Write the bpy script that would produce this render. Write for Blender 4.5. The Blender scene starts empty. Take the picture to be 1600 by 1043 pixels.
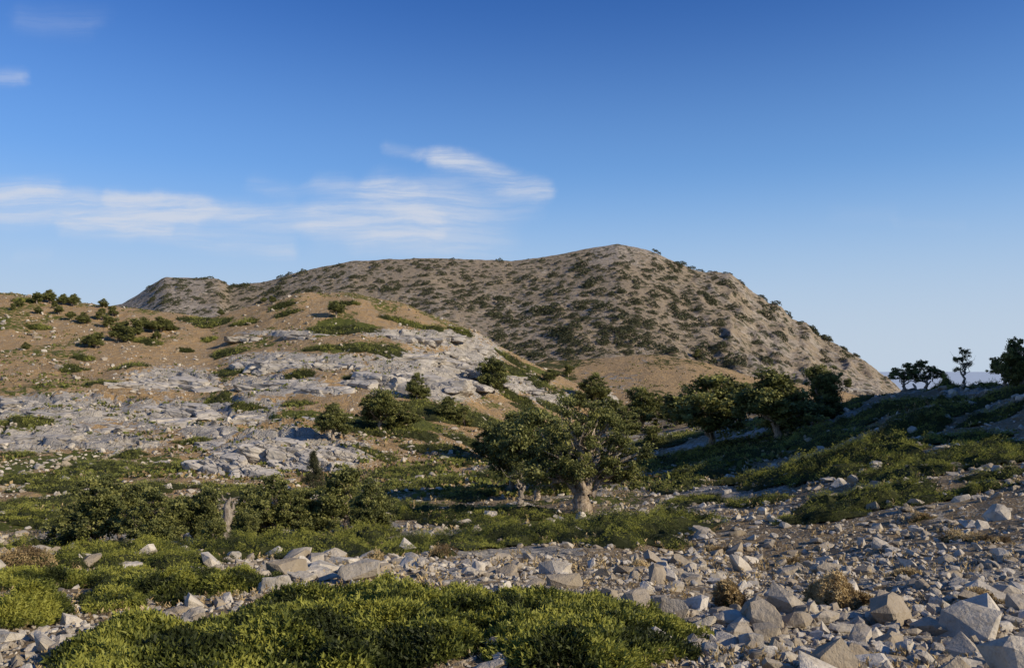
import bpy, bmesh, math, random
import numpy as np
from mathutils import Vector
rng=np.random.default_rng(11)
F=1256.0; HY=578.0
scn=bpy.context.scene
col=scn.collection
# ------------------------------------------------------------ noise
def _h(ix,iy,iz,seed):
    a=(ix.astype(np.int64)*374761393+iy.astype(np.int64)*668265263+iz*np.int64(2147483647)*3+seed*np.int64(974634777))&0xffffffff
    a=((a^(a>>13))*1274126177)&0xffffffff
    a=((a^(a>>15))*2246822519)&0xffffffff
    a=a^(a>>16)
    return (a&0xffffff)/float(0xffffff)*2-1
def vn(x,y,seed=0):
    x=np.asarray(x,float);y=np.asarray(y,float)
    ix=np.floor(x);iy=np.floor(y);fx=x-ix;fy=y-iy
    fx=fx*fx*fx*(fx*(fx*6-15)+10);fy=fy*fy*fy*(fy*(fy*6-15)+10)
    z=np.int64(0)
    a=_h(ix,iy,z,seed);b=_h(ix+1,iy,z,seed);c=_h(ix,iy+1,z,seed);d=_h(ix+1,iy+1,z,seed)
    return (a*(1-fx)+b*fx)*(1-fy)+(c*(1-fx)+d*fx)*fy
def fbm(x,y,o=4,seed=0,g=.5):
    s=0;a=1;t=0
    for i in range(o):
        ca,sa=math.cos(i*1.1),math.sin(i*1.1)
        s=s+a*vn((x*ca-y*sa)*2**i,(x*sa+y*ca)*2**i,seed+i*17);t+=a;a*=g
    return s/t
def ridge(x,y,o=3,seed=0):
    s=0;a=1;t=0
    for i in range(o):
        ca,sa=math.cos(i*.9),math.sin(i*.9)
        s=s+a*(1-2*np.abs(vn((x*ca-y*sa)*2**i,(x*sa+y*ca)*2**i,seed+i*13)));t+=a;a*=.5
    return s/t
def vn3(P,seed):
    return (vn(P[:,0]+P[:,2]*.7,P[:,1]-P[:,2]*.6,seed)+vn(P[:,1]*1.1+7.3,P[:,2]*1.1,seed+5)+vn(P[:,2]-3.1,P[:,0]*1.05,seed+9))/2.
def sst(a,b,x):
    t=np.clip((x-a)/(b-a),0,1);return t*t*(3-2*t)
# ------------------------------------------------------------ terrain layers
class Layer:
    def __init__(s,cols,rows,table,bu,bl,noise,nu=500,nl=300):
        us=(np.array(cols,float)-800)/F; ls=np.log(rows)
        T=np.array(table,float)
        Z=(HY-T)/F*np.array(rows)[None,:]
        s.u0,s.u1=us[0],us[-1]; s.l0,s.l1=ls[0],ls[-1]
        uu=np.linspace(s.u0,s.u1,nu); ll=np.linspace(s.l0,s.l1,nl)
        A=np.array([np.interp(uu,us,Z[:,j]) for j in range(len(rows))]).T
        G=np.array([np.interp(ll,ls,A[i]) for i in range(nu)])
        def blur(G,n):
            if n<1: return G
            k=np.hanning(2*n+3)[1:-1];k/=k.sum()
            P=np.pad(G,((n,n),(0,0)),mode='edge')
            return np.array([(P[i:i+2*n+1]*k[:,None]).sum(0) for i in range(G.shape[0])])
        G=blur(G,bu); G=blur(G.T.copy(),bl).T
        s.G=G;s.nu=nu;s.nl=nl;s.noise=noise;s.rows=rows
    def base(s,x,y):
        u=np.clip((x/y-s.u0)/(s.u1-s.u0),0,1)*(s.nu-1.001)
        l=np.clip((np.log(y)-s.l0)/(s.l1-s.l0),0,1)*(s.nl-1.001)
        i=u.astype(int);j=l.astype(int);a=u-i;b=l-j;G=s.G
        return (G[i,j]*(1-a)+G[i+1,j]*a)*(1-b)+(G[i,j+1]*(1-a)+G[i+1,j+1]*a)*b
    def h(s,x,y):
        x=np.asarray(x,float);y=np.asarray(y,float)
        z=s.base(x,y); return z+s.noise(x,y,z)
def ell(px,py,lst):
    m=np.zeros_like(px)
    for (cx,cy,rx,ry) in lst:
        m=np.maximum(m,1.25-np.sqrt(((px-cx)/rx)**2+((py-cy)/ry)**2)*.9)
    return np.clip(m,0,1)
ROCK=[(270,592,80,20),(90,640,130,28),(50,680,110,28),(250,648,85,26),(440,562,90,13),(430,600,85,18),(520,562,60,11),(650,582,100,38),
(690,528,75,16),(620,520,60,7),(740,565,55,42),(800,600,60,16),(440,700,115,38),(370,640,80,24),(450,520,80,5),(865,622,45,10),(950,630,25,20),
(700,610,65,22),(540,705,45,24),(180,690,80,15),(330,675,50,18)]
def n1(x,y,z):
    k=sst(3,30,y)
    r=sst(35,70,y)*sst(.15,.35,x/y)
    return (.10+.5*k)*fbm(x/9,y/9,3,1)+.16*fbm(x/2.2,y/2.2,3,2)+.05*fbm(x/.5,y/.5,2,3)+.6*sst(20,60,y)*ridge(x/6,y/5,2,4)*.5+r*(.45*ridge(x/3.5,y/4,3,5)+.25*fbm(x/1.2,y/1.2,2,6))
def n2(x,y,z):
    px=800+F*x/y; py=HY-F*z/y
    R=ell(px,py,ROCK)+.2*sst(.15,.5,fbm(x/14,y/14,3,41))
    R=np.clip(R,0,1)
    t=(y+.3*x)/9+fbm(x/14,y/8,2,22)*2.4
    ft=np.floor(t);fr=t-ft; st=(sst(.0,.3,fr)-fr)*1.35
    n=1.4*fbm(x/38,y/38,3,21)+.5*fbm(x/7,y/7,3,24)+.16*fbm(x/1.5,y/1.5,2,25)
    wx=x+.8*fbm(x/2,y/2,2,91);wy=y+.8*fbm(x/2,y/2,2,92)
    c1=sst(.0,.09,np.abs(vn(wx/4.6+wy/9,wy/3.6,77)))*.6
    return n+R*(st+1.2*fbm(x/10,y/6,2,28)+.3*ridge(x/8,y/4,2,23)+c1+.05*ridge(x/1.2,y/1.,2,29))
def n3(x,y,z):
    px=800+F*x/y
    k=1-.75*sst(620,740,y)
    j=sst(1000,1150,px)
    g=ridge((x+y*.15)/70,(y)/170,3,31)
    w=ridge((x-y*.35)/26,(y+x*.2)/90,3,38)
    return k*(3.5*fbm(x/110,y/110,3,30)+3.*g)+.9*fbm(x/18,y/18,3,32)*(.6+.8*j)+.5*ridge(x/6,y/6,2,33)+j*(1-.5*sst(640,740,y))*(1.6*ridge(x/22,y/30,3,36)+4.8*w)+j*1.4*ridge(x/9,y/30,2,37)
def n4(x,y,z):
    return 1.0*fbm(x/30,y/30,3,51)+.35*fbm(x/6,y/6,3,52)
C1=[-900,0,200,400,600,800,1000,1200,1400,1600,1720,1900,2250,2700]
R1=[1.5,3,5,8,12,18,27,40,60,90,130,200,270]
T1=[
[1918,1275,1050,955,910,878,850,822,790,750,710,670,670],
[1918,1275,1050,957,910,878,852,826,795,760,730,700,700],
[1918,1272,1048,957,908,878,853,829,795,762,735,715,715],
[1918,1270,1046,955,906,877,852,828,792,762,740,730,730],
[1918,1269,1044,950,905,875,846,818,780,742,720,710,710],
[1918,1269,1043,948,906,874,840,804,766,728,690,662,662],
[1918,1269,1043,956,914,880,842,803,764,726,684,645,645],
[1918,1270,1046,968,922,875,826,776,724,680,642,632,645],
[1918,1272,1050,975,918,854,785,718,656,611,622,650,680],
[1915,1272,1056,978,905,823,742,676,606,602,630,670,700],
[1910,1268,1058,975,895,800,712,595,515,500,560,640,700],  # from here on: unseen knoll right of frame, raised to shade slope and hollow
[1905,1272,1060,970,885,780,640,450,330,330,480,640,720],
[1890,1260,1040,930,830,700,500,280,170,190,330,560,700],
[1890,1260,1040,930,830,690,480,260,130,140,300,560,700]]
L1=Layer(C1,R1,T1,8,8,n1)
C2=[-900,0,190,330,420,470,560,640,700,740,800,850,900,960,1010,1100]
cr=[440,457,477,497,475,460,458,476,500,520,549,573,597,622,660,760]
R2=[50,62,80,100,130,160,200,240,290,420]
T2=[]
for c,k in zip(C2,cr):
    base=np.interp(c,[0,400,700,900,1010,1100],[745,742,745,775,800,900])
    fr=[-.45,-.2,0,.15,.38,.56,.80,1]
    T2.append([base-(base-k)*f for f in fr]+[k+14,k+130])
L2=Layer(C2,R2,T2,5,4,n2)
C3=[-900,100,190,215,238,250,258,300,340,350,358,410,450,500,550,600,700,800,850,890,930,965,1000,1025,1045,1080,1110,1142,1150,1162,1170,1192,1200,1225,1236,1262,1272,1300,1350,1390,1440,1700,2200]
K3=[500,490,474,460,444,436,432,433,434,439,445,440,429,416,407,403,402,405,400,393,386,380,387,394,405,420,426,430,438,444,456,464,475,484,496,508,520,537,565,594,640,760,900]
R3=[300,360,450,550,650,750,850,1200]
T3=[]
for c,k in zip(C3,K3):
    b=640 if c<1200 else 640+max(0,(c-1300))*.15
    T3.append([b+60,b]+[b-(b-k)*f for f in (.33,.60,.83,1)]+[k+40,k+220])
L3=Layer(C3,R3,T3,1,3,n3,nu=1000)
C4=[300,700,780,850,900,950,1020,1080,1130,1180,1250,1320,1400,1500]
K4=[640,600,575,561,560,557,553,561,573,590,600,612,640,700]
R4=[190,220,260,300,330,400]
T4=[[k+90,640+(k-560)*.4,k+(640-k)*.45 if k<630 else k+8,k,k+3,k+60] for k in K4]
L4=Layer(C4,R4,T4,8,4,n4)
LAY=[L1,L2,L3,L4]
def HT(x,y):
    x=np.atleast_1d(np.asarray(x,float));y=np.atleast_1d(np.asarray(y,float))
    z=np.full(x.shape,-1e4)
    for l in LAY:
        m=(y>=l.rows[0])&(y<=l.rows[-1])
        if m.any(): z[m]=np.maximum(z[m],l.h(x[m],y[m]))
    return z
DD=np.geomspace(2.5,840,360)
def locate(px,py):
    u=(px-800)/F; tgt=(HY-py)/F
    z=HT(u*DD,DD); ok=z/DD>=tgt
    if not ok.any():
        i=int(np.argmax(z/DD)); return u*DD[i],DD[i],z[i]
    i=int(np.argmax(ok)); d2=np.linspace(DD[max(i-1,0)],DD[i],20); z=HT(u*d2,d2);k=int(np.argmax(z/d2>=tgt))
    return u*d2[k],d2[k],z[k]
# ------------------------------------------------------------ mesh helpers
class Geo:
    def __init__(s): s.V=[];s.T=[];s.Fs=[];s.M=[];s.n=0
    def add(s,V,Fc,mat=0,tint=.5):
        V=np.asarray(V,float);Fc=np.asarray(Fc,int)
        s.V.append(V);s.T.append(np.broadcast_to(np.asarray(tint,float),(len(V),)).copy())
        s.Fs.append(Fc+s.n);s.M.append(np.full(len(Fc),mat));s.n+=len(V)
    def mesh(s,name,mats,smooth=False,origin=None,attrs=None):
        V=np.concatenate(s.V)
        if origin is not None: V=V-np.array(origin)
        me=bpy.data.meshes.new(name)
        me.vertices.add(len(V));me.vertices.foreach_set('co',V.astype(np.float32).ravel())
        lv=np.concatenate([f.ravel() for f in s.Fs]);tot=np.concatenate([np.full(len(f),f.shape[1]) for f in s.Fs])
        me.loops.add(len(lv));me.loops.foreach_set('vertex_index',lv.astype(np.int32))
        st=np.concatenate([[0],np.cumsum(tot)[:-1]])
        me.polygons.add(len(tot));me.polygons.foreach_set('loop_start',st.astype(np.int32))
        me.polygons.foreach_set('material_index',np.concatenate(s.M).astype(np.int32))
        for m in mats: me.materials.append(m)
        me.update(calc_edges=True)
        me.polygons.foreach_set('use_smooth',np.full(len(tot),smooth,dtype=bool))
        at=me.attributes.new('tint','FLOAT','POINT');at.data.foreach_set('value',np.concatenate(s.T).astype(np.float32))
        if attrs:
            for k,v in attrs.items():
                a=me.attributes.new(k,'FLOAT','POINT');a.data.foreach_set('value',v.astype(np.float32))
        return me
def obj(name,data,loc=(0,0,0),parent=None,rot=(0,0,0),sc=1,**kw):
    o=bpy.data.objects.new(name,data);col.objects.link(o)
    o.location=loc;o.rotation_euler=rot
    o.scale=(sc,sc,sc) if not isinstance(sc,(tuple,list)) else sc
    if parent: o.parent=parent
    for k,v in kw.items(): o[k]=v
    return o
# ------------------------------------------------------------ materials
def newmat(name):
    m=bpy.data.materials.new(name);m.use_nodes=True
    nt=m.node_tree;nt.nodes.clear();return m,nt
class N:
    def __init__(s,nt): s.nt=nt
    def n(s,t,**kw):
        nd=s.nt.nodes.new(t)
        for k,v in kw.items(): setattr(nd,k,v)
        return nd
    def set(s,nd,k,v):
        if isinstance(v,bpy.types.NodeSocket): s.nt.links.new(v,nd.inputs[k])
        else: nd.inputs[k].default_value=v
    def math(s,op,a,b=0,c=None,clamp=False):
        nd=s.n('ShaderNodeMath',operation=op,use_clamp=clamp);s.set(nd,0,a);s.set(nd,1,b)
        if c is not None: s.set(nd,2,c)
        return nd.outputs[0]
    def vm(s,op,a,b=None,sc=None):
        nd=s.n('ShaderNodeVectorMath',operation=op);s.set(nd,0,a)
        if b is not None: s.set(nd,1,b)
        if sc is not None: s.set(nd,3,sc)
        return nd.outputs['Value'] if op in('DOT_PRODUCT','LENGTH','DISTANCE') else nd.outputs[0]
    def noise(s,v,sc,det=4,rough=.55,dist=0):
        nd=s.n('ShaderNodeTexNoise');s.set(nd,'Vector',v);s.set(nd,'Scale',sc);s.set(nd,'Detail',det);s.set(nd,'Roughness',rough);s.set(nd,'Distortion',dist)
        return nd.outputs[0]
    def voro(s,v,sc,feature='F1'):
        nd=s.n('ShaderNodeTexVoronoi',feature=feature);s.set(nd,'Vector',v);s.set(nd,'Scale',sc);return nd
    def mix(s,f,a,b):
        nd=s.n('ShaderNodeMix',data_type='RGBA');s.set(nd,0,f)
        for k,v in ((6,a),(7,b)):
            if isinstance(v,tuple): v=v if len(v)==4 else v+(1,)
            s.set(nd,k,v)
        return nd.outputs[2]
    def mr(s,v,a,b,c=0,d=1):
        nd=s.n('ShaderNodeMapRange',interpolation_type='SMOOTHSTEP');s.set(nd,0,v)
        for i,k in enumerate((a,b,c,d)): s.set(nd,i+1,k)
        return nd.outputs[0]
    def attr(s,n): return s.n('ShaderNodeAttribute',attribute_name=n).outputs['Fac']
    def bump(s,h,st,dist):
        nd=s.n('ShaderNodeBump');s.set(nd,'Height',h);s.set(nd,'Strength',st);s.set(nd,'Distance',dist);return nd.outputs[0]
    def out(s,c,rough=.9,norm=None,spec=.15):
        b=s.n('ShaderNodeBsdfPrincipled');s.set(b,'Base Color',c);s.set(b,'Roughness',rough);s.set(b,'Specular IOR Level',spec)
        if norm is not None: s.set(b,'Normal',norm)
        o=s.n('ShaderNodeOutputMaterial');s.nt.links.new(b.outputs[0],o.inputs[0]);return b,o
def terrain_mat(name,soilA,soilB,rockA,rockB,green,S,spots=None,stone=.5):
    m,nt=newmat(name);q=N(nt)
    P=q.n('ShaderNodeTexCoord').outputs['Object']
    a=q.noise(P,.09/S,5,.6);b=q.noise(P,.7/S,5,.65);c=q.noise(P,4/S,4,.7)
    soil=q.mix(q.mr(q.math('ADD',q.math('MULTIPLY',a,.6),q.math('MULTIPLY',b,.4)),.38,.62),soilA,soilB)
    soil=q.mix(q.mr(c,.35,.75),soil,q.mix(.5,soil,tuple(x*.3 for x in soilA)))
    v=q.voro(P,2.6/S);sm=q.math('MULTIPLY',q.mr(v.outputs['Distance'],.42,.25),q.mr(q.noise(P,.35/S,3),.4,.58))
    soil=q.mix(q.math('MULTIPLY',sm,stone),soil,rockA)
    rk=q.mix(q.mr(q.noise(P,.5/S,6,.6,.4),.35,.65),rockA,rockB)
    rk=q.mix(q.mr(c,.58,.78),rk,tuple(x*.5 for x in rockB))
    cr=q.voro(q.vm('ADD',P,q.vm('SCALE',q.n('ShaderNodeTexNoise').outputs[1],None,1.)),.28/S,'DISTANCE_TO_EDGE').outputs['Distance']
    crk=q.mr(cr,.0,.035)
    rk=q.mix(q.mr(crk,0,1,.6,1),tuple(x*.3 for x in rockB),rk)
    rm=q.mr(q.math('ADD',q.attr('rock'),q.math('MULTIPLY',q.math('SUBTRACT',b,.5),2.0)),.42,.54)
    colr=q.mix(rm,soil,rk)
    gn=q.mix(q.mr(c,.3,.7),green,tuple(x*.45 for x in green))
    gm=q.mr(q.math('ADD',q.attr('green'),q.math('MULTIPLY',q.math('SUBTRACT',b,.5),2.2)),.48,.6)
    colr=q.mix(gm,colr,gn)
    if spots:
        nz=q.n('ShaderNodeTexNoise');q.set(nz,'Vector',P);q.set(nz,'Scale',.08);q.set(nz,'Detail',4)
        for sc_,th in ((spots*.9,.25),(spots*1.7,.28),(spots*3.2,.28)):
            sv=q.voro(q.vm('ADD',P,q.vm('SCALE',nz.outputs[1],None,.5/sc_)),sc_).outputs['Distance']
            sp=q.math('MULTIPLY',q.mr(sv,th+.05,th-.05),q.mr(q.noise(P,.02,3),.33,.46))
            colr=q.mix(q.math('MULTIPLY',sp,.78),colr,gn)
    hgt=q.math('ADD',q.math('MULTIPLY',b,1.2),q.math('ADD',q.math('MULTIPLY',c,.6),q.math('ADD',q.math('MULTIPLY',sm,.3),q.math('MULTIPLY',crk,.2))))
    q.out(colr,.95,q.bump(hgt,1.,.6*S),.1)
    return m
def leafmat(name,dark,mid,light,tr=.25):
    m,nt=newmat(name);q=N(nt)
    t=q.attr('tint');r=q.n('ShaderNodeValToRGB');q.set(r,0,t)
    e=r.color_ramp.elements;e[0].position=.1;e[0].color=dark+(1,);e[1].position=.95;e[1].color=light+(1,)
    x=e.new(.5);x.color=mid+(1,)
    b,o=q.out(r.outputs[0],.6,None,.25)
    tl=q.n('ShaderNodeBsdfTranslucent');q.set(tl,0,r.outputs[0])
    mx=q.n('ShaderNodeMixShader');mx.inputs[0].default_value=tr
    nt.links.new(b.outputs[0],mx.inputs[1]);nt.links.new(tl.outputs[0],mx.inputs[2]);nt.links.new(mx.outputs[0],o.inputs[0])
    return m
def rockmat(name,A,B,C,sc=3.,stain=.4,cracks=False):
    m,nt=newmat(name);q=N(nt)
    P=q.n('ShaderNodeTexCoord').outputs['Object']
    n1_=q.noise(P,sc*.5,5,.65);n2_=q.noise(P,sc*3,5,.7)
    c=q.mix(q.mr(n1_,.35,.65),A,B)
    c=q.mix(q.math('MULTIPLY',q.mr(n2_,.48,.7),stain),c,C)
    c=q.mix(q.mr(q.attr('tint'),0,1),q.mix(.7,c,C),c)
    h=q.math('ADD',n2_,n1_)
    if cracks:
        cr=q.voro(q.vm('ADD',P,q.vm('SCALE',q.n('ShaderNodeTexNoise').outputs[1],None,.4)),sc*1.7,'DISTANCE_TO_EDGE').outputs['Distance']
        ck=q.mr(cr,0,.045);c=q.mix(q.mr(ck,0,1,.5,1),tuple(x*.3 for x in C),c);h=q.math('ADD',h,q.math('MULTIPLY',ck,.8))
    q.out(c,.85,q.bump(h,.75,.2/sc),.2)
    return m
def barkmat(name,A,B):
    m,nt=newmat(name);q=N(nt)
    P=q.n('ShaderNodeTexCoord').outputs['Object']
    mp=q.n('ShaderNodeMapping');q.set(mp,0,P);mp.inputs['Scale'].default_value=(7,7,1.2)
    a=q.noise(mp.outputs[0],1.6,6,.7,.5)
    q.out(q.mix(q.mr(a,.35,.65),A,B),.9,q.bump(a,1,.08),.1)
    return m
M_ground=terrain_mat('scree_soil',(.26,.19,.115),(.31,.23,.135),(.46,.41,.33),(.27,.24,.20),(.12,.13,.03),.28,stone=.9)
M_hill=terrain_mat('hill_soil',(.48,.31,.145),(.39,.27,.145),(.52,.465,.39),(.38,.34,.285),(.16,.17,.04),.8,stone=.8)
M_mount=terrain_mat('mountain_soil',(.39,.305,.205),(.33,.26,.18),(.44,.37,.29),(.30,.25,.195),(.075,.08,.034),2.6,spots=.085,stone=.7)
M_spur=terrain_mat('dry_grass_slope',(.48,.325,.165),(.40,.275,.145),(.33,.31,.28),(.24,.22,.2),(.10,.10,.03),1.4,stone=.4)
M_jun=leafmat('juniper_foliage',(.030,.038,.009),(.115,.13,.023),(.29,.285,.05),.22)
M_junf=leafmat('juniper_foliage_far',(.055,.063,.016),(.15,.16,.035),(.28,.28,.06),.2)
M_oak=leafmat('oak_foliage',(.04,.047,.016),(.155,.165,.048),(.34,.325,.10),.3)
M_scrub=leafmat('scrub_foliage',(.042,.044,.02),(.075,.078,.035),(.125,.125,.052),.15)
M_dry=leafmat('dry_thorn',(.15,.10,.045),(.38,.27,.12),(.56,.42,.21),.15)
M_dark,_nt=newmat('inner_shell');N(_nt).out((.035,.038,.012,1),1)  # dark mound shell under the sprigs, fills the gaps
M_stone=rockmat('limestone_rubble',(.60,.535,.44),(.42,.37,.295),(.22,.165,.10),5.,.5)
M_out=rockmat('limestone_outcrop_rock',(.52,.465,.39),(.39,.35,.295),(.19,.165,.135),1.1,.55,True)
M_bark=barkmat('oak_bark',(.18,.13,.09),(.50,.41,.31))
M_dead=barkmat('bleached_wood',(.17,.14,.11),(.42,.36,.29))
# ------------------------------------------------------------ terrain meshes
def terrain(name,L,u0,u1,nu,d0,d1,nd,mat,rockf,greenf,label):
    u=np.linspace(u0,u1,nu);d=np.geomspace(d0,d1,nd)
    U,D=np.meshgrid(u,d,indexing='ij');X=U*D
    Z=L.h(X.ravel(),D.ravel())
    x=X.ravel();y=D.ravel()
    px=800+F*x/y;py=HY-F*Z/y
    i=np.arange(nu-1)[:,None]*nd+np.arange(nd-1)[None,:]
    Fc=np.stack([i,i+nd,i+nd+1,i+1],-1).reshape(-1,4)
    g=Geo();g.add(np.stack([x,y,Z],-1),Fc)
    me=g.mesh(name,[mat],True,attrs={'rock':rockf(x,y,px,py),'green':greenf(x,y,px,py)})
    o=obj(name,me);o['kind']='structure';o['label']=label;o['category']='terrain'
    return o
terrain('ground',L1,-1.3,1.5,880,1.5,270,540,M_ground,
  lambda x,y,px,py:np.clip(.35+.9*fbm(x/4,y/4,3,61),0,1),
  lambda x,y,px,py:np.clip(.7*sst(-.15,.4,fbm(x/7,y/7,3,62))*sst(20,34,y)*(1-.75*sst(950,1100,px)),0,1),'stony limestone ground sloping down into a shallow valley')
GR2=[(150,738,110,30),(30,745,45,20),(35,662,40,14),(530,512,60,11),(580,542,60,12),(100,780,80,16),(340,500,40,7),(690,640,70,22),(600,665,70,16),(820,580,40,10),(250,720,60,12),(480,650,50,8),(360,580,40,6)]
terrain('hill',L2,-1.3,.24,860,50,300,640,M_hill,
  lambda x,y,px,py:np.clip(ell(px,py,ROCK)*1.0+.08,0,1),
  lambda x,y,px,py:np.clip(ell(px,py,GR2)*.8+.6*sst(-.1,.45,fbm(x/9,y/12,3,63))*(1-.75*ell(px,py,ROCK)),0,1),'limestone hill with pale rock slabs and dry grass')
terrain('mountain',L3,-1.2,1.0,900,300,1200,460,M_mount,
  lambda x,y,px,py:np.clip(.22+.6*sst(900,960,px)*sst(430,385,py)+.4*sst(1050,1200,px)*sst(-.1,.3,fbm(x/20,y/20,3,65))+.4*sst(370,300,px)+.3*ridge(x/30,y/60,2,66),0,1),
  lambda x,y,px,py:np.clip(.3*sst(0,.45,fbm(x/30,y/40,3,64))*(1-sst(1150,1250,px)*.5),0,1)*.8,'broad bare mountain dotted with dark low shrubs')
terrain('slope',L4,-.4,.56,400,190,400,150,M_spur,
  lambda x,y,px,py:np.clip(.1+.4*fbm(x/12,y/12,2,67),0,1),
  lambda x,y,px,py:np.clip(.6*sst(0,.5,fbm(x/14,y/14,3,68))+.5*sst(920,860,px),0,1)*.9,'smooth tan spur covered with dry grass')
g=Geo();S=2e5
g.add([(-S,-S,-420),(S,-S,-420),(S,S,-420),(-S,S,-420)],[[0,1,2,3]])
M_sea,_nt=newmat('hazy_sea');q=N(_nt)
q.out(q.mix(q.noise(q.n('ShaderNodeTexCoord').outputs['Object'],.0002,3),(.40,.47,.56),(.46,.53,.60)),.9)  # horizon haze is put into the pale sea colour
o=obj('sea',g.mesh('sea',[M_sea]));o['kind']='structure'
# ------------------------------------------------------------ stones
def hull(seed,flat=.6,n=15):
    r=random.Random(seed);bm=bmesh.new()
    for i in range(n):
        v=Vector((r.gauss(0,1),r.gauss(0,1),r.gauss(0,1))).normalized()
        v=Vector([math.copysign(abs(c)**.7,c) for c in v])
        bm.verts.new((v.x*r.uniform(.8,1.05),v.y*r.uniform(.5,.9),v.z*flat*r.uniform(.75,1)))
    bmesh.ops.convex_hull(bm,input=bm.verts)
    for e in [v for v in bm.verts if not v.link_faces]: bm.verts.remove(e)
    bmesh.ops.triangulate(bm,faces=bm.faces)
    bm.verts.index_update()
    V=np.array([v.co[:] for v in bm.verts]);Fc=np.array([[v.index for v in f.verts] for f in bm.faces]);bm.free()
    return V,Fc
def ico(sub):
    bm=bmesh.new();bmesh.ops.create_icosphere(bm,subdivisions=sub,radius=1)
    V=np.array([v.co[:] for v in bm.verts]);Fc=np.array([[v.index for v in f.verts] for f in bm.faces]);bm.free();return V,Fc
ICO={k:ico(k) for k in (3,4)}
def block(seed,sub=4,npl=13,dims=(1,.8,.55),rough=.05,soft=0):
    r=np.random.default_rng(seed);V,Fc=ICO[sub]
    n=r.normal(size=(npl,3));n[:6]=[(1,0,.1),(-1,.1,0),(0,1,.1),(.1,-1,0),(0,.06,1),(0,0,-1)]
    n[:6]+=r.normal(size=(6,3))*.15;n/=np.linalg.norm(n,axis=1)[:,None]
    dd=r.uniform(.72,1.05,npl);dd[4]=r.uniform(.6,.75);D=V@n.T
    if soft: rr=((np.maximum(D,0)/dd)**soft).sum(1)**(-1/soft)
    else: rr=np.where(D>.05,dd/np.maximum(D,.05),9).min(1)
    P=V*rr[:,None]
    P=P*(1+rough*vn3(P*2.3+seed,seed)+rough*.6*vn3(P*6+seed,seed+3)+rough*.35*vn3(P*14,seed+8))[:,None]
    return P*np.array(dims),Fc
def rotm(ax,ay,az):
    cx,sx,cy,sy,cz,sz=np.cos(ax),np.sin(ax),np.cos(ay),np.sin(ay),np.cos(az),np.sin(az)
    o=np.ones_like(cx);z=np.zeros_like(cx)
    X=np.stack([np.stack([o,z,z],-1),np.stack([z,cx,-sx],-1),np.stack([z,sx,cx],-1)],-2)
    Y=np.stack([np.stack([cy,z,sy],-1),np.stack([z,o,z],-1),np.stack([-sy,z,cy],-1)],-2)
    Z=np.stack([np.stack([cz,-sz,z],-1),np.stack([sz,cz,z],-1),np.stack([z,z,o],-1)],-2)
    return Z@Y@X
HV=[hull(100+i,random.Random(i).uniform(.3,.7),random.Random(i+50).choice([13,16,20])) for i in range(16)]
def scatter_stones(g,x,y,s):
    n=len(x);z=HT(x,y);vi=rng.integers(0,16,n)
    for j in range(16):
        m=vi==j;V,Fc=HV[j];k_=m.sum()
        R=rotm(rng.normal(0,.38,k_),rng.normal(0,.38,k_),rng.uniform(0,6.28,k_))
        P=np.einsum('nij,vj->nvi',R,V)*s[m][:,None,None]*rng.uniform(.75,1.3,(k_,1,3))
        P+=np.stack([x[m],y[m],z[m]+s[m]*.2],-1)[:,None,:]
        ff=(Fc[None]+np.arange(k_)[:,None,None]*len(V)).reshape(-1,3)
        g.add(P.reshape(-1,3),ff,0,np.repeat(np.clip(rng.normal(.5,.5,k_),0,1),len(V)))
NS=42000
u=rng.uniform(-.8,.78,NS);d=np.exp(rng.uniform(math.log(3.2),math.log(125),NS))
x=u*d;y=d;px=800+F*u
keep=np.where(px<900,np.where(y<24,.85,.55),1)*np.where((y>45)&(px<1000),.6,1)
keep=keep*(.25+.5*sst(850,1100,px)*sst(20,40,y)+.95*sst(-.2,.22,fbm(x/2.5,y/2.5,3,71)*(1-.4*sst(800,1100,px))+.1*sst(800,1200,px)))
k=rng.uniform(0,1,NS)<keep;x=x[k];y=y[k];n=len(x)
s=np.clip(.0225*np.exp(rng.normal(0,.75,n))*(y/5)**.55,.009,.4)
g=Geo();scatter_stones(g,x,y,s)
n=20000;y=np.exp(rng.uniform(math.log(3.6),math.log(18),n));x=y*rng.uniform(-.7,.72,n)
k=((x/y>.1)|(rng.uniform(0,1,n)<.45))&(fbm(x/1.5,y/1.5,2,73)>-.3);x=x[k];y=y[k];scatter_stones(g,x,y,np.clip(.015*np.exp(rng.normal(0,.55,len(x)))*(y/5)**.5,.006,.3))
n=6500;px=rng.uniform(-60,1000,n);y=np.exp(rng.uniform(math.log(62),math.log(245),n));x=(px-800)/F*y
k=fbm(x/9,y/9,3,72)>-.1;x=x[k];y=y[k];scatter_stones(g,x,y,np.clip(.22*np.exp(rng.normal(0,.5,len(x))),.1,.8)*(y/110)**.5)
o=obj('scree',g.mesh('scree',[M_stone]),kind='stuff',label='loose angular grey limestone rubble covering the slope')
RB=[]
for i in range(10):
    r=random.Random(i);g=Geo();V,Fc=block(300+i,4,17,(1,r.uniform(.6,.9),r.uniform(.45,.7)),.10);g.add(V,Fc,0,.85);RB.append(g.mesh('rock',[M_stone]))
def put_rock(px,py,wpx,label,rz=None,sz=1.,i=None,tilt=.15):
    X,Y,Z=locate(px,py);s_=wpx*Y/F/2
    i=random.randrange(10) if i is None else i
    obj('rock',RB[i],(X,Y,Z+s_*.16),None,(random.gauss(0,tilt),random.gauss(0,tilt),random.uniform(0,6.28) if rz is None else rz),(s_,s_,s_*sz),label=label,category='rock',group='loose limestone rocks on the slope')
random.seed(5)
put_rock(430,926,64,'large pale blocky boulder between green juniper mats',rz=.3,sz=1.7,i=4,tilt=.03)
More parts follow.
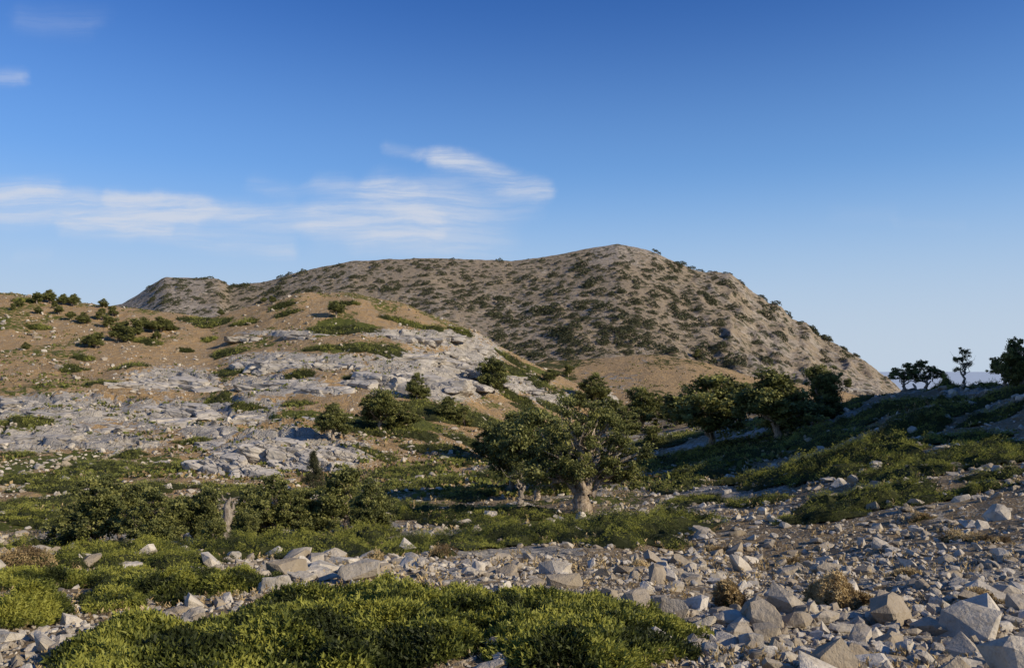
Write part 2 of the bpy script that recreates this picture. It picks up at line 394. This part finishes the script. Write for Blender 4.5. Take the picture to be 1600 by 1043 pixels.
for (a,b,w) in [(472,907,38),(188,885,20),(765,808,34),(1010,975,34),(1035,1000,42),(915,978,38),(1040,1025,46),(1500,915,32),(1385,858,24),(1175,900,30),(1345,1015,34),(1445,1030,38),(1150,800,16),(1090,890,28),(120,948,26),(870,880,20),(1270,955,28),(1585,975,36),(1390,985,32),(1230,1010,32),(1140,1020,38),(60,930,24)]:
    put_rock(a,b,w,'large pale angular limestone rock among rubble',sz=1.)
cnt=0
while cnt<230:
    a=random.uniform(20,1590);b=random.triangular(640,1040,830)
    if a<1080 and b>925 and a>130: continue
    if a<900 and b<865: continue
    if b<800 and a<1150: continue
    if a<600 and b<885 and random.random()<.5: continue
    Y=locate(a,b)[1]
    put_rock(a,b,min(30,random.lognormvariate(-2.35,.4)*(Y/9)**.4*F/Y),'angular grey limestone rock lying on rubble');cnt+=1
OC=[]
for i in range(7):
    r=random.Random(40+i);g=Geo();nb=r.randint(10,13)
    for j in range(nb):
        V,Fc=block(500+i*40+j,4,12,(r.uniform(.3,.6),r.uniform(.25,.42),r.uniform(.18,.28)),.08,soft=24)
        R=rotm(np.array(r.gauss(.08,.10)),np.array(r.gauss(.14,.08)),np.array(r.gauss(-.2,.3)))
        t=r.uniform(-.7,.7);w=r.uniform(-.45,.45)
        P=V@R.T+np.array([t,w,.08*(1-abs(t)**1.5)+.26*w-.10*t+r.uniform(-.14,.04)])
        g.add(P,Fc,0,r.uniform(.65,1))
    OC.append(g.mesh('rock_outcrop',[M_out],False))
for (a,b,w,h) in [(275,606,120,1.),(215,604,80,.8),(325,600,50,.9),(440,572,90,.8),(400,570,60,.8),(505,572,80,.8),(550,572,50,.8),(600,600,100,1.3),(665,594,110,1.1),(700,575,90,1.),(640,560,90,.8),(430,602,90,.8),(500,612,70,1.),(725,600,60,1.),(745,570,50,1.),
  (350,732,90,1.5),(385,712,70,1.3),(415,745,90,1.5),(440,704,90,1.3),(470,735,80,1.4),(505,730,80,1.3),(535,710,60,1.3),(380,655,80,.8),(340,652,60,.8),(640,528,80,.6),(700,525,60,.6),(740,545,50,.8),(770,600,50,.6),
  (100,645,110,.5),(170,668,110,.5),(60,680,110,.5),(250,662,110,.7),(290,640,90,.8),(20,640,80,.5),(480,524,60,.6),(390,526,60,.6),(690,605,70,.8),(860,628,50,.6),(955,642,44,1.),
  (820,790,40,.7),(1310,606,45,.9),(1340,608,30,.8),(1400,612,26,.6),(1530,612,30,.6),(470,658,60,.8),(320,692,50,.6),(270,722,50,.6),(10,625,80,.5),(800,590,40,.6),(830,610,40,.6),(200,695,70,.5),(700,553,60,.7),(560,598,50,.8)]:
    X,Y,Z=locate(a,b);s_=w*Y/F/2
    obj('rock_outcrop',random.choice(OC),(X,Y,Z-.10*s_),None,(0,random.gauss(0,.04),random.gauss(-.1,.25)),(s_*1.25,s_*1.1,s_*h),label='weathered grey limestone slabs embedded in the hillside',category='rock outcrop',group='limestone outcrops on the hill')
# ------------------------------------------------------------ foliage
def unit(v): return v/np.maximum(np.linalg.norm(v,axis=-1,keepdims=True),1e-9)
def leaves(g,C,size,tint,mat=0,asp=.5,r=rng,flat=0):
    n=len(C);a=r.normal(size=(n,3));a[:,2]*=(1-flat);a=unit(a);b=unit(np.cross(a,r.normal(size=(n,3))))
    s_=(size*r.uniform(.6,1.3,n))[:,None]
    V=np.stack([C+a*s_,C+b*s_*asp,C-a*s_,C-b*s_*asp],1).reshape(-1,3)
    g.add(V,np.arange(4*n).reshape(-1,4),mat,np.repeat(np.clip(tint,0,1),4))
def sprigs(g,C,Dr,L,k,tint,mat=0):
    n=len(C)
    p=unit(np.cross(Dr,rng.normal(size=(n,3))));q_=np.cross(Dr,p)
    for j in range(k):
        an=j*2.4+rng.uniform(0,.8,n)
        side=p*np.cos(an)[:,None]+q_*np.sin(an)[:,None]
        b=C+Dr*(L*j/k)[:,None]
        dd=unit(Dr*.9+side*.75)
        w=unit(np.cross(dd,rng.normal(size=(n,3))))*(L*.09)[:,None]
        ll=(L*(.6-.25*j/k))[:,None]
        V=np.stack([b-w,b+w,b+dd*ll*.7+w*.6,b+dd*ll],1).reshape(-1,3)
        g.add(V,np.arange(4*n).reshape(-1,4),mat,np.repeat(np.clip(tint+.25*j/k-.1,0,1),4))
def mat_shrub(px,py,rx,ry,H,mat=None,name='juniper_shrub',label='low spreading green juniper mat on stony ground',cat='juniper shrub',grp='juniper mats over the slope',dens=1.,wob=.6):
    x0,y0,z0=locate(px,py);yn=locate(px,py+ry)[1];yf=locate(px,py-ry)[1]
    hx=rx*y0/F;hy=max(min((yf-yn)/2,1.7*hx),.45*hx);cy=(yn+yf)/2 if (yf-yn)/2<1.7*hx else y0
    cx=(px-800)/F*cy
    near=cy<14
    n=int(np.clip(dens*rx*max(ry,hy*F/cy*.2)*(2.2 if not near else 2.3),500,40000))
    sd=int(px*7+py)
    th=rng.uniform(0,6.283,n);rr=np.sqrt(rng.uniform(0,1,n))
    def P(th,rr):
        bf=1+wob*fbm(np.cos(th)*1.5+sd,np.sin(th)*1.5,3,5)+(.12*vn(np.cos(th)*7,np.sin(th)*7,8) if near else 0)
        X=cx+hx*rr*np.cos(th)*bf;Y=cy+hy*rr*np.sin(th)*bf
        q1=.35+.4*H
        m=H*np.clip(1-rr**2.6,0,1)**.55*(.62+1.1*fbm(X/q1,Y/q1,3,sd%97))
        return X,Y,np.maximum(m,.02 if near else 0)
    X,Y,m=P(th,rr);G=HT(X,Y)
    L=np.full(n,max(.058,3.3*cy/F))*rng.uniform(.55,1.6,n)
    C=np.stack([X,Y,G+m*rng.uniform(.7,1.05,n)],-1)
    lean=fbm(X/.6,Y/.6,2,sd%31)*2
    Dr=unit(np.stack([np.cos(th)*rr*.6+np.cos(lean*3)*.7,np.sin(th)*rr*.6+np.sin(lean*3)*.7,np.full(n,.6)],-1)+rng.normal(0,.4,(n,3)))
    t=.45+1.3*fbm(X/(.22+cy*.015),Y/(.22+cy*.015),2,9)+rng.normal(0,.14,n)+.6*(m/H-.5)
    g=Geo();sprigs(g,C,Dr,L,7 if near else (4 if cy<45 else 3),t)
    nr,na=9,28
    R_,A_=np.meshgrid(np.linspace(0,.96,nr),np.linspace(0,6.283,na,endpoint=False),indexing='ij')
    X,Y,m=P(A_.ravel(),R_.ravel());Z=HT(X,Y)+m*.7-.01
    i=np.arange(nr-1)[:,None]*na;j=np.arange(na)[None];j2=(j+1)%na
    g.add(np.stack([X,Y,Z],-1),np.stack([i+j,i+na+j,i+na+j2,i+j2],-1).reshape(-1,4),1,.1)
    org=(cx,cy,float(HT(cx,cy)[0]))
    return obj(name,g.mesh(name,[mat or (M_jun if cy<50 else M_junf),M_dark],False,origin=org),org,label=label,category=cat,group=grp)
FG='dense bright green juniper mat with feathery sprigs'
for a in [(300,1020,200,56,.20),(620,1005,280,70,.23),(900,990,180,50,.21),(5,975,72,44,.3),(110,915,135,18,.2),(285,919,120,15,.2),(510,950,120,16,.18),(450,1040,230,36,.17)]:
    mat_shrub(*a,label=FG,wob=.45)
for a in [(60,858,80,10,.5),(190,868,90,9,.4),(390,858,110,15,.5),(500,862,90,14,.5),(560,838,60,9,.5),(690,850,90,10,.45),(830,838,100,10,.5),(960,832,130,18,.6),(1050,812,60,14,.55),(1090,785,50,8,.4),(870,808,50,6,.4),(300,868,80,8,.4),(790,803,70,9,.4),(750,820,60,7,.35),(250,885,100,7,.3),(90,885,80,6,.3),(640,862,60,6,.3),
 (1180,752,70,14,.7),(1270,732,110,20,.8),(1350,710,90,16,.8),(1240,692,80,14,.8),(1480,725,120,20,.6),(1570,712,80,16,.6),(1350,788,100,15,.5),(1280,812,70,9,.4),(1420,672,90,11,.8),(1330,632,40,8,.7),(1560,650,60,9,.6),(1580,618,50,7,.6),(1100,742,60,11,.7),(1460,628,50,7,.6),(1200,655,60,10,.9),(1140,700,70,12,.9),(1040,690,60,11,.9),(1390,640,50,8,.6),(1500,605,50,5,.6),(1020,730,60,11,.7),(1500,685,70,10,.6),(1150,722,60,8,.7),(1330,665,60,9,.8),(1420,740,60,9,.5),(1560,745,50,7,.4),(1280,650,60,9,.9),(1090,715,60,9,.8),(1300,690,60,9,.7),(1450,650,60,8,.7),(1060,760,50,8,.5),(1520,770,60,7,.35),(1180,790,50,6,.35),(1400,770,60,7,.4),(1540,630,50,6,.6),(1480,604,20,4,1.),(1535,604,24,4,.9),
 (740,775,60,12,.5),(700,808,50,9,.45),(640,738,60,10,.6),(600,672,60,10,.8),(690,645,60,12,.9),(760,660,50,9,.8),(620,765,40,8,.5),(680,700,50,8,.6),(790,745,50,8,.6),(730,720,50,7,.6),(590,710,30,6,.5),(650,680,40,7,.6),(730,690,40,6,.6),(560,780,40,7,.5),(640,800,50,7,.4),(760,840,50,5,.3),(470,775,60,8,.5),(390,772,60,8,.5),(530,765,50,7,.5),(690,755,50,7,.5),(600,790,50,7,.4),
 (150,738,90,17,.6),(210,768,70,11,.6),(100,760,60,11,.6),(25,748,35,9,.5),(35,664,36,9,.5),(90,785,70,10,.5),(30,712,25,5,.4),(300,690,30,5,.5),(200,712,30,6,.5),(290,728,35,8,.6),(350,765,50,7,.5),(20,790,40,7,.5),(150,805,60,8,.5),(50,805,50,7,.5),(260,790,60,7,.5),
 (530,516,55,7,.7),(580,546,55,8,.8),(500,545,30,4,.6),(450,490,20,3,.5),(330,508,34,5,.7),(260,512,22,4,.6),(355,552,26,6,.7),(390,637,28,4,.5),(110,577,22,6,.6),(465,632,24,4,.5),(660,512,40,3,.6),(720,517,20,3,.6),(290,548,14,3,.5),(328,532,14,3,.5),(820,585,40,6,.7),(850,603,34,6,.7),(800,563,28,5,.7),(60,512,18,4,.6),(130,560,18,4,.6),(205,572,28,5,.5),(40,470,20,3,.6),(545,475,20,3,.6),(870,640,34,6,.7),(60,820,50,6,.4),(380,505,24,4,.6),(440,478,24,3,.6),(620,500,24,3,.6),(300,500,24,4,.6),(230,535,22,4,.6),(840,645,40,6,.7),(900,650,40,6,.8),(810,625,30,5,.7),(560,590,24,4,.6),(370,582,30,4,.6),(470,585,26,4,.6),(160,600,26,4,.6),(340,625,26,4,.6)]:
    mat_shrub(*a)
DRY='rounded dry golden brown thorny shrub among limestone rubble'
for a in [(1312,945,42,20,.36),(1140,952,20,9,.24),(1545,848,26,6,.28),(1490,845,18,5,.22),(30,890,40,6,.35),(1440,810,20,4,.25),(690,868,20,4,.2),(590,875,18,4,.2),(1120,862,16,4,.2),(1000,890,16,4,.14),(1230,880,18,4,.15),(1420,900,18,5,.14),(1530,940,18,6,.14)]:
    mat_shrub(*a,mat=M_dry,name='dry_shrub',label=DRY,cat='dry shrub',grp='dry thorny shrubs among the rubble',dens=2.)
# ------------------------------------------------------------ trees
def tube(g,P,R,seg=7,mat=0):
    P=np.array(P);T=unit(np.gradient(P,axis=0));n=len(P)
    up=np.array([.31,.9,.2]);A=unit(np.cross(T,up));B=np.cross(T,A)
    th=np.linspace(0,2*np.pi,seg,endpoint=False)
    V=P[:,None]+(A[:,None]*np.cos(th)[None,:,None]+B[:,None]*np.sin(th)[None,:,None])*np.array(R)[:,None,None]
    V=V.reshape(-1,3)
    i=np.arange(n-1)[:,None]*seg;j=np.arange(seg)[None];j2=(j+1)%seg
    g.add(V,np.stack([i+j,i+j2,i+seg+j2,i+seg+j],-1).reshape(-1,4),mat,.5)
def path(a,b,r,wob,n=7,sag=0):
    t=np.linspace(0,1,n)[:,None];P=np.array(a)*(1-t)+np.array(b)*t
    L=np.linalg.norm(np.array(b)-np.array(a));w=r.normal(0,1,(n,3))*wob*L;w[0]=0;w[-1]=0
    return P+w+np.array([0,0,1])*sag*L*(t*(1-t))
def make_tree(seed,tr,th,lobes,nclump,nl,ls,crad,bark=None,leaf=None,bare=0,wob=.035,flare=1.35):
    r=np.random.default_rng(seed);gt=Geo();gc=Geo()
    top=np.array([r.normal(0,.12)*th,r.normal(0,.1)*th,th])
    tp=path((0,0,-.25),top,r,wob,9);Rr=tr*(1.25-.5*np.linspace(0,1,9)**.6);Rr[0]*=flare;Rr[1]*=1+(flare-1)*.3
    tube(gt,tp,Rr,14)
    V=gt.V[-1];a=np.arctan2(V[:,1],V[:,0]);gt.V[-1]=V+np.stack([np.cos(a),np.sin(a),0*a],-1)*(tr*.16*np.sin(a*5+V[:,2]*2))[:,None]
    for l in lobes:
        c=np.array(l[:3]);rad=np.array(l[3:6])
        st=tp[-1-r.integers(0,3)]
        lp=path(st,c+np.array([0,0,-.1*rad[2]]),r,.06,8,.15);lr=np.linspace(tr*.5,tr*.14,8);tube(gt,lp,lr,8)
        k=int(nclump*l[6]);dv=unit(r.normal(size=(k,3)));rr=r.uniform(.1,1.0,k)**.6*r.uniform(.85,1.36,k)
        cc=c+dv*rr[:,None]*rad
        for j in range(k):
            s0=lp[r.integers(3,8)]
            if j%2==0: tube(gt,path(s0,cc[j],r,.07,5,.1),np.linspace(tr*.13,tr*.03,5),5)
            n=int(nl*r.uniform(.4,1.5));cr_=crad*r.uniform(.5,1.4)
            off=r.normal(0,1,(n,3));off=unit(off)*(r.uniform(0,1,n)**.5)[:,None]*np.array([1,1,.75])*cr_*r.uniform(.6,1.3,(n,1))
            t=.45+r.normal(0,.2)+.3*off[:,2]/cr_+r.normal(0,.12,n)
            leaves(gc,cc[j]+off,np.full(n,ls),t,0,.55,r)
    for j in range(bare):
        e=np.array([r.normal(0,.9),r.normal(0,.6),th+r.uniform(1.8,3.7 if bare>3 else 2.4)]);tube(gt,path(tp[-1],e,r,.08,7),np.linspace(tr*.25,tr*.03,7),6)
    return gt.mesh('trunk',[bark or M_bark],True),gc.mesh('crown',[leaf or M_oak],False)
def put_tree(meshes,px,py,hpx,vh,label,name='oak_tree',cat='tree',wf=1.,rz=None,grp='evergreen oaks scattered over the slopes'):
    X,Y,Z=locate(px,py);s_=hpx*Y/F/vh
    e=obj(name,None,(X,Y,Z),None,(0,0,random.uniform(0,6.28) if rz is None else rz),(s_*wf,s_*wf,s_),label=label,category=cat,group=grp)
    e.empty_display_size=.5
    obj('trunk',meshes[0],parent=e)
    if meshes[1]: obj('crown',meshes[1],parent=e)
    return e
main=make_tree(1,.42,1.4,[(1.3,0,2.3,1.,1.1,.9,.14),(2.3,.1,2.0,.75,.8,.7,.09),(1.9,.1,3.3,.75,.9,.7,.08),(-1.0,.2,2.3,.9,1.1,.8,.11),(-1.9,-.2,1.9,.75,.9,.7,.08),(-1.6,.2,3.3,.75,.9,.7,.08),(.0,-.3,3.8,.85,.9,.85,.11),(.7,.4,4.9,.55,.7,.6,.06),(-.7,0,5.0,.45,.5,.5,.045),(.5,.5,2.7,1.,1.2,.9,.08),(-.2,-1.,2.3,.7,.7,.5,.05),(2.9,0,2.9,.4,.5,.4,.03),(1.3,0,4.3,.5,.5,.45,.04)],350,108,.060,.33,bare=7,flare=1.15,wob=.05)
put_tree(main,908,803,190,5.7,'old evergreen oak with thick pale twisted trunk',rz=0)
TV=[]
for i in range(6):
    r=random.Random(70+i);lb=[]
    nlb=r.randint(7,9)
    for j in range(nlb):
        a=j*2.4+r.uniform(-.4,.4);R0=r.uniform(.4,1.4)
        q1=r.uniform(.7,1.1)
        lb.append((math.cos(a)*R0,math.sin(a)*R0,.9+r.uniform(0,2.6)*(1.15-R0*.25),q1,q1,q1*.9,.12))
    lb.append((r.uniform(-.5,.5),0,3.4,.9,.9,.9,.13))
    TV.append(make_tree(70+i,r.uniform(.16,.24),1.0,lb,250,98,.088,.37))
sparse=[make_tree(90,.17,1.9,[(.6,0,4.5,.55,.5,.45,.25),(-.8,0,3.7,.55,.5,.4,.25),(.95,.2,3.1,.5,.5,.4,.2),(-.5,.1,2.5,.45,.4,.3,.15),(.1,0,3.7,.5,.5,.5,.2),(-.2,0,4.9,.35,.35,.3,.1)],60,55,.075,.28,M_bark,None,4,.06),
 make_tree(91,.3,1.7,[(.4,0,3.7,.7,.6,.6,.3),(-.6,0,3.0,.6,.6,.5,.3),(.8,0,2.6,.5,.5,.35,.2),(-.3,0,4.0,.4,.4,.4,.15)],50,70,.07,.3,M_dead,None,4,.06)]
gn=[make_tree(95+i,.2,.9,[(-1.5,0,1.9,.8,.7,.55,.2),(-.6,.3,2.6,.75,.8,.6,.2),(.4,-.2,3.3,.7,.7,.55,.2),(1.3,.1,2.4,.75,.8,.5,.2),(1.9,0,1.5,.5,.6,.4,.1),(0,0,1.8,.8,.9,.5,.15)],150,55,.085,.30,None,None,3,.06) for i in range(2)]
LB='dense olive green evergreen oak growing among rocks'
for t in [(150,856,112,1.05),(190,850,96,1.1),(240,858,96,1.1),(285,852,80,1.),(318,852,92,.9),(395,840,80,1.),(430,840,98,1.1),(475,838,74,1.),(540,834,104,1.1),(580,836,90,.9),(515,834,66,1.),(385,852,56,1.),(120,840,60,1.1),(335,862,50,1.),
  (838,782,146,.95),(800,770,110,.9),(800,720,80,1.2),(865,770,120,.9),(770,715,56,1.2),
  (595,676,70,1.15),(632,672,44,1.2),(520,684,56,1.2),(652,624,42,1.),(770,614,58,1.1),(930,628,46,1.2),(888,588,20,1),(1005,668,64,1.25),(975,680,46,1.2),(1112,704,122,1.3),(1216,688,116,1.3),(1282,658,84,1.1),(1055,664,44,1.2),(1165,650,50,1.2),
  (525,496,27,1.1),(1592,608,60,.9),(1020,700,36,1.2),(860,600,24,1.2),(700,655,36,1.2),(725,665,30,1.2),(1325,606,14,1.3),(1090,560,14,1.2),(905,640,30,1.2),(955,655,36,1.2)]:
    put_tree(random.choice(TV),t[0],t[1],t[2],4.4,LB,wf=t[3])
for i,t in enumerate([(1412,608,42,1.1,0.),(1446,606,46,1.1,3.),(1570,606,58,.9,.3),(1596,606,80,.8,3.3)]):
    put_tree(gn[i%2],t[0],t[1],t[2],3.9,'gnarled wind shaped oak on the ridge line',wf=t[3],rz=t[4])
for t in [(30,478,12),(58,474,18),(76,473,22),(98,476,18),(114,478,20),(162,480,14),(160,500,18),(184,532,28),(212,524,26),(226,516,22),(252,518,24),(150,544,26),(130,505,18),(176,494,16),(92,492,14),(40,546,12),(20,484,10),(138,542,20),(170,512,20),(425,474,12),(412,474,10),(345,492,10),(195,520,20),(110,500,14),(60,490,12),(245,530,14),(200,534,24),(240,520,20),(265,516,16),(86,482,12)]:
    put_tree(random.choice(TV),t[0],t[1],t[2],4.4,'small rounded oak on the dry hillside',wf=1.2)
put_tree(sparse[0],1503,608,64,5.2,'sparse tall oak with bare pale branches',rz=.3)
put_tree(sparse[1],812,792,70,4.4,'small half bare oak with pale trunk',rz=0.)
r=np.random.default_rng(3);g=Geo()
tp=np.array([(0,0,-.2),(.05,0,.4),(-.12,.03,.9),(.12,0,1.4),(.0,.05,1.9),(.2,0,2.3)]);tube(g,tp,[.36,.3,.25,.26,.15,.03],14)
for e in [(-.9,.1,2.0),(-.6,-.2,1.4),(.6,.1,2.3),(-.3,.2,2.5),(.5,0,1.6)]:
    tube(g,path(tp[3 if e[2]>1.5 else 2],e,r,.09,7,.2),np.linspace(.11,.02,7),7)
put_tree((g.mesh('trunk',[M_dead],True),None),354,850,74,2.3,'bleached twisted dead tree trunk with broken limbs','dead_tree','dead tree',rz=0,grp='dead trees')
g=Geo();gc=Geo();tube(g,[(0,0,-.1),(0,0,1.5),(0,0,4.0)],[.14,.1,.02],8)
for k_ in range(60):
    h=r.uniform(.5,4.1);R0=(4.3-h)*.36;a=r.uniform(0,6.28)
    e=np.array([math.cos(a)*R0,math.sin(a)*R0,h-.1]);tube(g,path((0,0,h),e,r,.03,4),[.03,.02,.015,.008],4)
    for f in (.35,.7,1):
        c=np.array([0,0,h])*(1-f)+e*f;n=60;leaves(gc,c+r.normal(0,.13,(n,3)),np.full(n,.07),.3+r.normal(0,.15,n),0,.4,r)
con=(g.mesh('trunk',[M_bark],True),gc.mesh('crown',[M_scrub]))
put_tree(con,490,768,66,4.3,'small dark conical conifer beside limestone rocks','conifer_tree')
# ------------------------------------------------------------ mountain shrubs
def shrub_geo(seed,nlf):
    r=np.random.default_rng(seed);g=Geo()
    th=r.uniform(0,6.283,nlf);rr=np.sqrt(r.uniform(0,1,nlf));bf=1+.45*fbm(np.cos(th)*1.6+seed,np.sin(th)*1.6,2,3)
    X=rr*np.cos(th)*bf;Y=rr*np.sin(th)*bf;m=.75*np.clip(1-rr**2.5,0,1)**.5*(.7+.7*fbm(X*2,Y*2,2,seed))
    leaves(g,np.stack([X,Y,m*r.uniform(.7,1.05,nlf)],-1),np.full(nlf,.11),.5+r.normal(0,.22,nlf),0,.6,r)
    return g
SG=[shrub_geo(200+i,280) for i in range(5)]
SM=[g.mesh('juniper_shrub',[M_scrub]) for g in SG]
def mpoints(n):
    out=[]
    while len(out)<n:
        px=random.uniform(230,1340);py=random.uniform(392,575)
        if py>490 and px<760: continue
        X,Y,Z=locate(px,py)
        if Y<300 or Y>746: continue
        dens=.65+.4*float(fbm(np.array([X/40]),np.array([Y/50]),2,64)[0])
        if px>1130: dens*=.55
        if py<415: dens*=.5
        if random.random()>dens: continue
        out.append((X,Y,Z))
    return out
def normal(X,Y,e=3.):
    h=HT(np.array([X+e,X-e,X,X]),np.array([Y,Y,Y+e,Y-e]))
    return Vector((-(h[0]-h[1])/(2*e),-(h[2]-h[3])/(2*e),1)).normalized()
pts=mpoints(1500)
sizes=[min(6.5,max(.9,random.lognormvariate(.7,.5))) for _ in pts];sizes.sort(reverse=True)
gs=Geo()
for k_,((X,Y,Z),s_) in enumerate(zip(pts,sizes)):
    nrm=normal(X,Y);qt=nrm.to_track_quat('Z','Y')
    if k_<280:
        o=obj('mountain_shrub',random.choice(SM),(X,Y,Z+.1),None,(0,0,0),(s_*random.uniform(.8,1.1),s_,s_),label='dark green low shrub on bare mountainside',category='shrub',group='dark shrubs dotting the mountain')
        o.rotation_euler=qt.to_euler()
    else:
        g0=random.choice(SG);M=np.array(qt.to_matrix())
        P=(g0.V[0]*np.array([s_,s_,s_]))@M.T+np.array([X,Y,Z+.1]);gs.add(P,g0.Fs[0],0,g0.T[0])
obj('scrub',gs.mesh('scrub',[M_scrub]),kind='stuff',label='scattered small dark shrubs over the mountainside')
# dry grass and low herb tufts
g=Geo()
n=9000;u=rng.uniform(-.72,.72,n);d=np.exp(rng.uniform(math.log(4),math.log(60),n));x=u*d;y=d
k=(fbm(x/1.8,y/1.8,3,81)>.0);x=x[k];y=y[k];n=len(x)
C=np.stack([x,y,HT(x,y)],-1);Dr=unit(np.stack([np.zeros(n),np.zeros(n),np.ones(n)],-1)+rng.normal(0,.3,(n,3)))
sprigs(g,C,Dr,(.035+.005*y)*rng.uniform(.6,1.5,n),6,rng.uniform(.1,.9,n))
n=9000;px=rng.uniform(-60,1250,n);y=np.exp(rng.uniform(math.log(55),math.log(300),n));x=(px-800)/F*y
k=(fbm(x/10,y/10,3,82)>-.1);x=x[k];y=y[k];n=len(x)
z=HT(x,y);cid=rng.uniform(0,1,n)
for i in range(5):
    C=np.stack([x+rng.normal(0,.3,n),y+rng.normal(0,.3,n),z+rng.uniform(.05,.3,n)],-1)
    m=cid<.3
    leaves(g,C[m],np.full(m.sum(),.2),rng.uniform(.1,.6,m.sum()),0,.6)
    leaves(g,C[~m],np.full((~m).sum(),.28),rng.uniform(.1,.7,(~m).sum()),1,.6)
obj('dry_grass',g.mesh('dry_grass',[M_dry,M_junf]),kind='stuff',label='short dry straw coloured grass tufts between stones')
# ------------------------------------------------------------ sun, sky, camera
EL=math.radians(25);AZ=math.radians(117)
sd=Vector((math.sin(AZ)*math.cos(EL),math.cos(AZ)*math.cos(EL),math.sin(EL)))
l=bpy.data.lights.new('sun','SUN');l.energy=5.0;l.angle=math.radians(.53);l.color=(1,.88,.68)
o=obj('sun',l);o.rotation_euler=sd.to_track_quat('Z','Y').to_euler()
w=bpy.data.worlds.new('World');scn.world=w;w.use_nodes=True;nt=w.node_tree;nt.nodes.clear();q=N(nt)
sky=q.n('ShaderNodeTexSky',sky_type='NISHITA');sky.sun_disc=False;sky.sun_elevation=EL;sky.sun_rotation=AZ;sky.altitude=1000;sky.air_density=1.0;sky.dust_density=.5;sky.ozone_density=3.
P=q.n('ShaderNodeTexCoord').outputs['Generated']
sx=q.n('ShaderNodeSeparateXYZ');q.set(sx,0,P)
yy=q.math('MAXIMUM',sx.outputs[1],.05)
cb=q.n('ShaderNodeCombineXYZ');q.set(cb,0,q.math('MULTIPLY',q.math('DIVIDE',sx.outputs[0],yy),F/1000));q.set(cb,1,q.math('MULTIPLY',q.math('DIVIDE',sx.outputs[2],yy),F/1000))
p=cb.outputs[0]
nz=q.n('ShaderNodeTexNoise');q.set(nz,'Vector',p);q.set(nz,'Scale',3.4);q.set(nz,'Detail',7.);q.set(nz,'Roughness',.56)
dw=q.vm('SUBTRACT',nz.outputs[1],(.5,.5,.5))
wp=q.vm('ADD',p,q.vm('MULTIPLY',dw,(.24,.07,0)))
wp2=q.vm('ADD',p,q.vm('MULTIPLY',dw,(.10,.045,0)))
def seg(x1,y1,x2,y2,wd,st):
    A=((x1-800)/1000,(HY-y1)/1000,0);B=((x2-800)/1000,(HY-y2)/1000,0);ab=(B[0]-A[0],B[1]-A[1],0);L2_=ab[0]**2+ab[1]**2
    pa=q.vm('SUBTRACT',wp,A);t=q.math('DIVIDE',q.vm('DOT_PRODUCT',pa,ab),L2_,clamp=True)
    sc_=q.n('ShaderNodeVectorMath',operation='SCALE');sc_.inputs[0].default_value=ab;nt.links.new(t,sc_.inputs[3])
    dist=q.vm('DISTANCE',pa,sc_.outputs[0])
    return q.mr(dist,wd/1000,0,0,st)
def segs(lst):
    tot=None
    for a in lst:
        s_=seg(*a);tot=s_ if tot is None else q.math('ADD',tot,s_)
    return tot
band=segs([(-200,288,60,298,28,.8),(-100,308,320,328,36,1.1),(180,318,660,355,36,1.2),(-50,335,260,350,28,.75),(100,350,460,385,34,.9),(540,350,900,372,75,.8),(400,285,470,305,28,.5),(500,292,640,312,30,.7),(600,296,800,350,48,.85),(600,382,900,396,40,.5)])
sxp=q.n('ShaderNodeSeparateXYZ');q.set(sxp,0,wp)
band=q.math('MULTIPLY',band,q.mr(sxp.outputs[0],.09,-.16))
tot=q.math('ADD',band,segs([(610,232,700,256,20,.6),(680,252,850,304,30,1.1),(690,285,830,325,44,.5),(0,130,50,128,26,.8),(60,30,170,34,50,.4),(1290,335,1400,330,30,.28),(1400,348,1490,350,20,.22),(1180,455,1260,458,20,.15),(0,392,60,394,24,.3)]))
mp=q.n('ShaderNodeMapping');q.set(mp,0,wp2);mp.inputs['Rotation'].default_value=(0,0,math.radians(12));mp.inputs['Scale'].default_value=(1.7,19,1)
st=q.noise(mp.outputs[0],3.0,9,.68,.3)
fac=q.math('MULTIPLY',q.mr(tot,0,1.7),q.mr(st,.32,.66,.3,1))
fac=q.math('MULTIPLY',fac,q.mr(sx.outputs[1],.02,.15))
fac=q.math('MULTIPLY',fac,.85,clamp=True)
tn=q.n('ShaderNodeMix',data_type='RGBA',blend_type='MULTIPLY');tn.inputs[0].default_value=1;nt.links.new(sky.outputs[0],tn.inputs[6]);tn.inputs[7].default_value=(.40,.80,1.40,1)
c0=q.mix(q.math('MULTIPLY',q.mr(sx.outputs[2],.46,.02),.9),tn.outputs[2],(2.7,5.1,8.1))
c0=q.mix(q.math('MULTIPLY',q.mr(sx.outputs[2],.25,.0),.94),c0,(5.4,6.3,7.4))
c=q.mix(fac,c0,(6.4,6.8,7.7))
bg=q.n('ShaderNodeBackground');q.set(bg,0,c);bg.inputs[1].default_value=.1
ow=q.n('ShaderNodeOutputWorld');nt.links.new(bg.outputs[0],ow.inputs[0])
cam=bpy.data.cameras.new('camera');co=obj('camera',cam);co.location=(0,0,0);co.rotation_euler=(math.radians(90),0,0)
cam.sensor_width=36;cam.lens=36*F/1600;cam.shift_y=(HY-521.5)/1600;cam.clip_start=.1;cam.clip_end=500000
scn.camera=co
scn.view_settings.view_transform='Standard';scn.view_settings.look='None';scn.view_settings.exposure=0
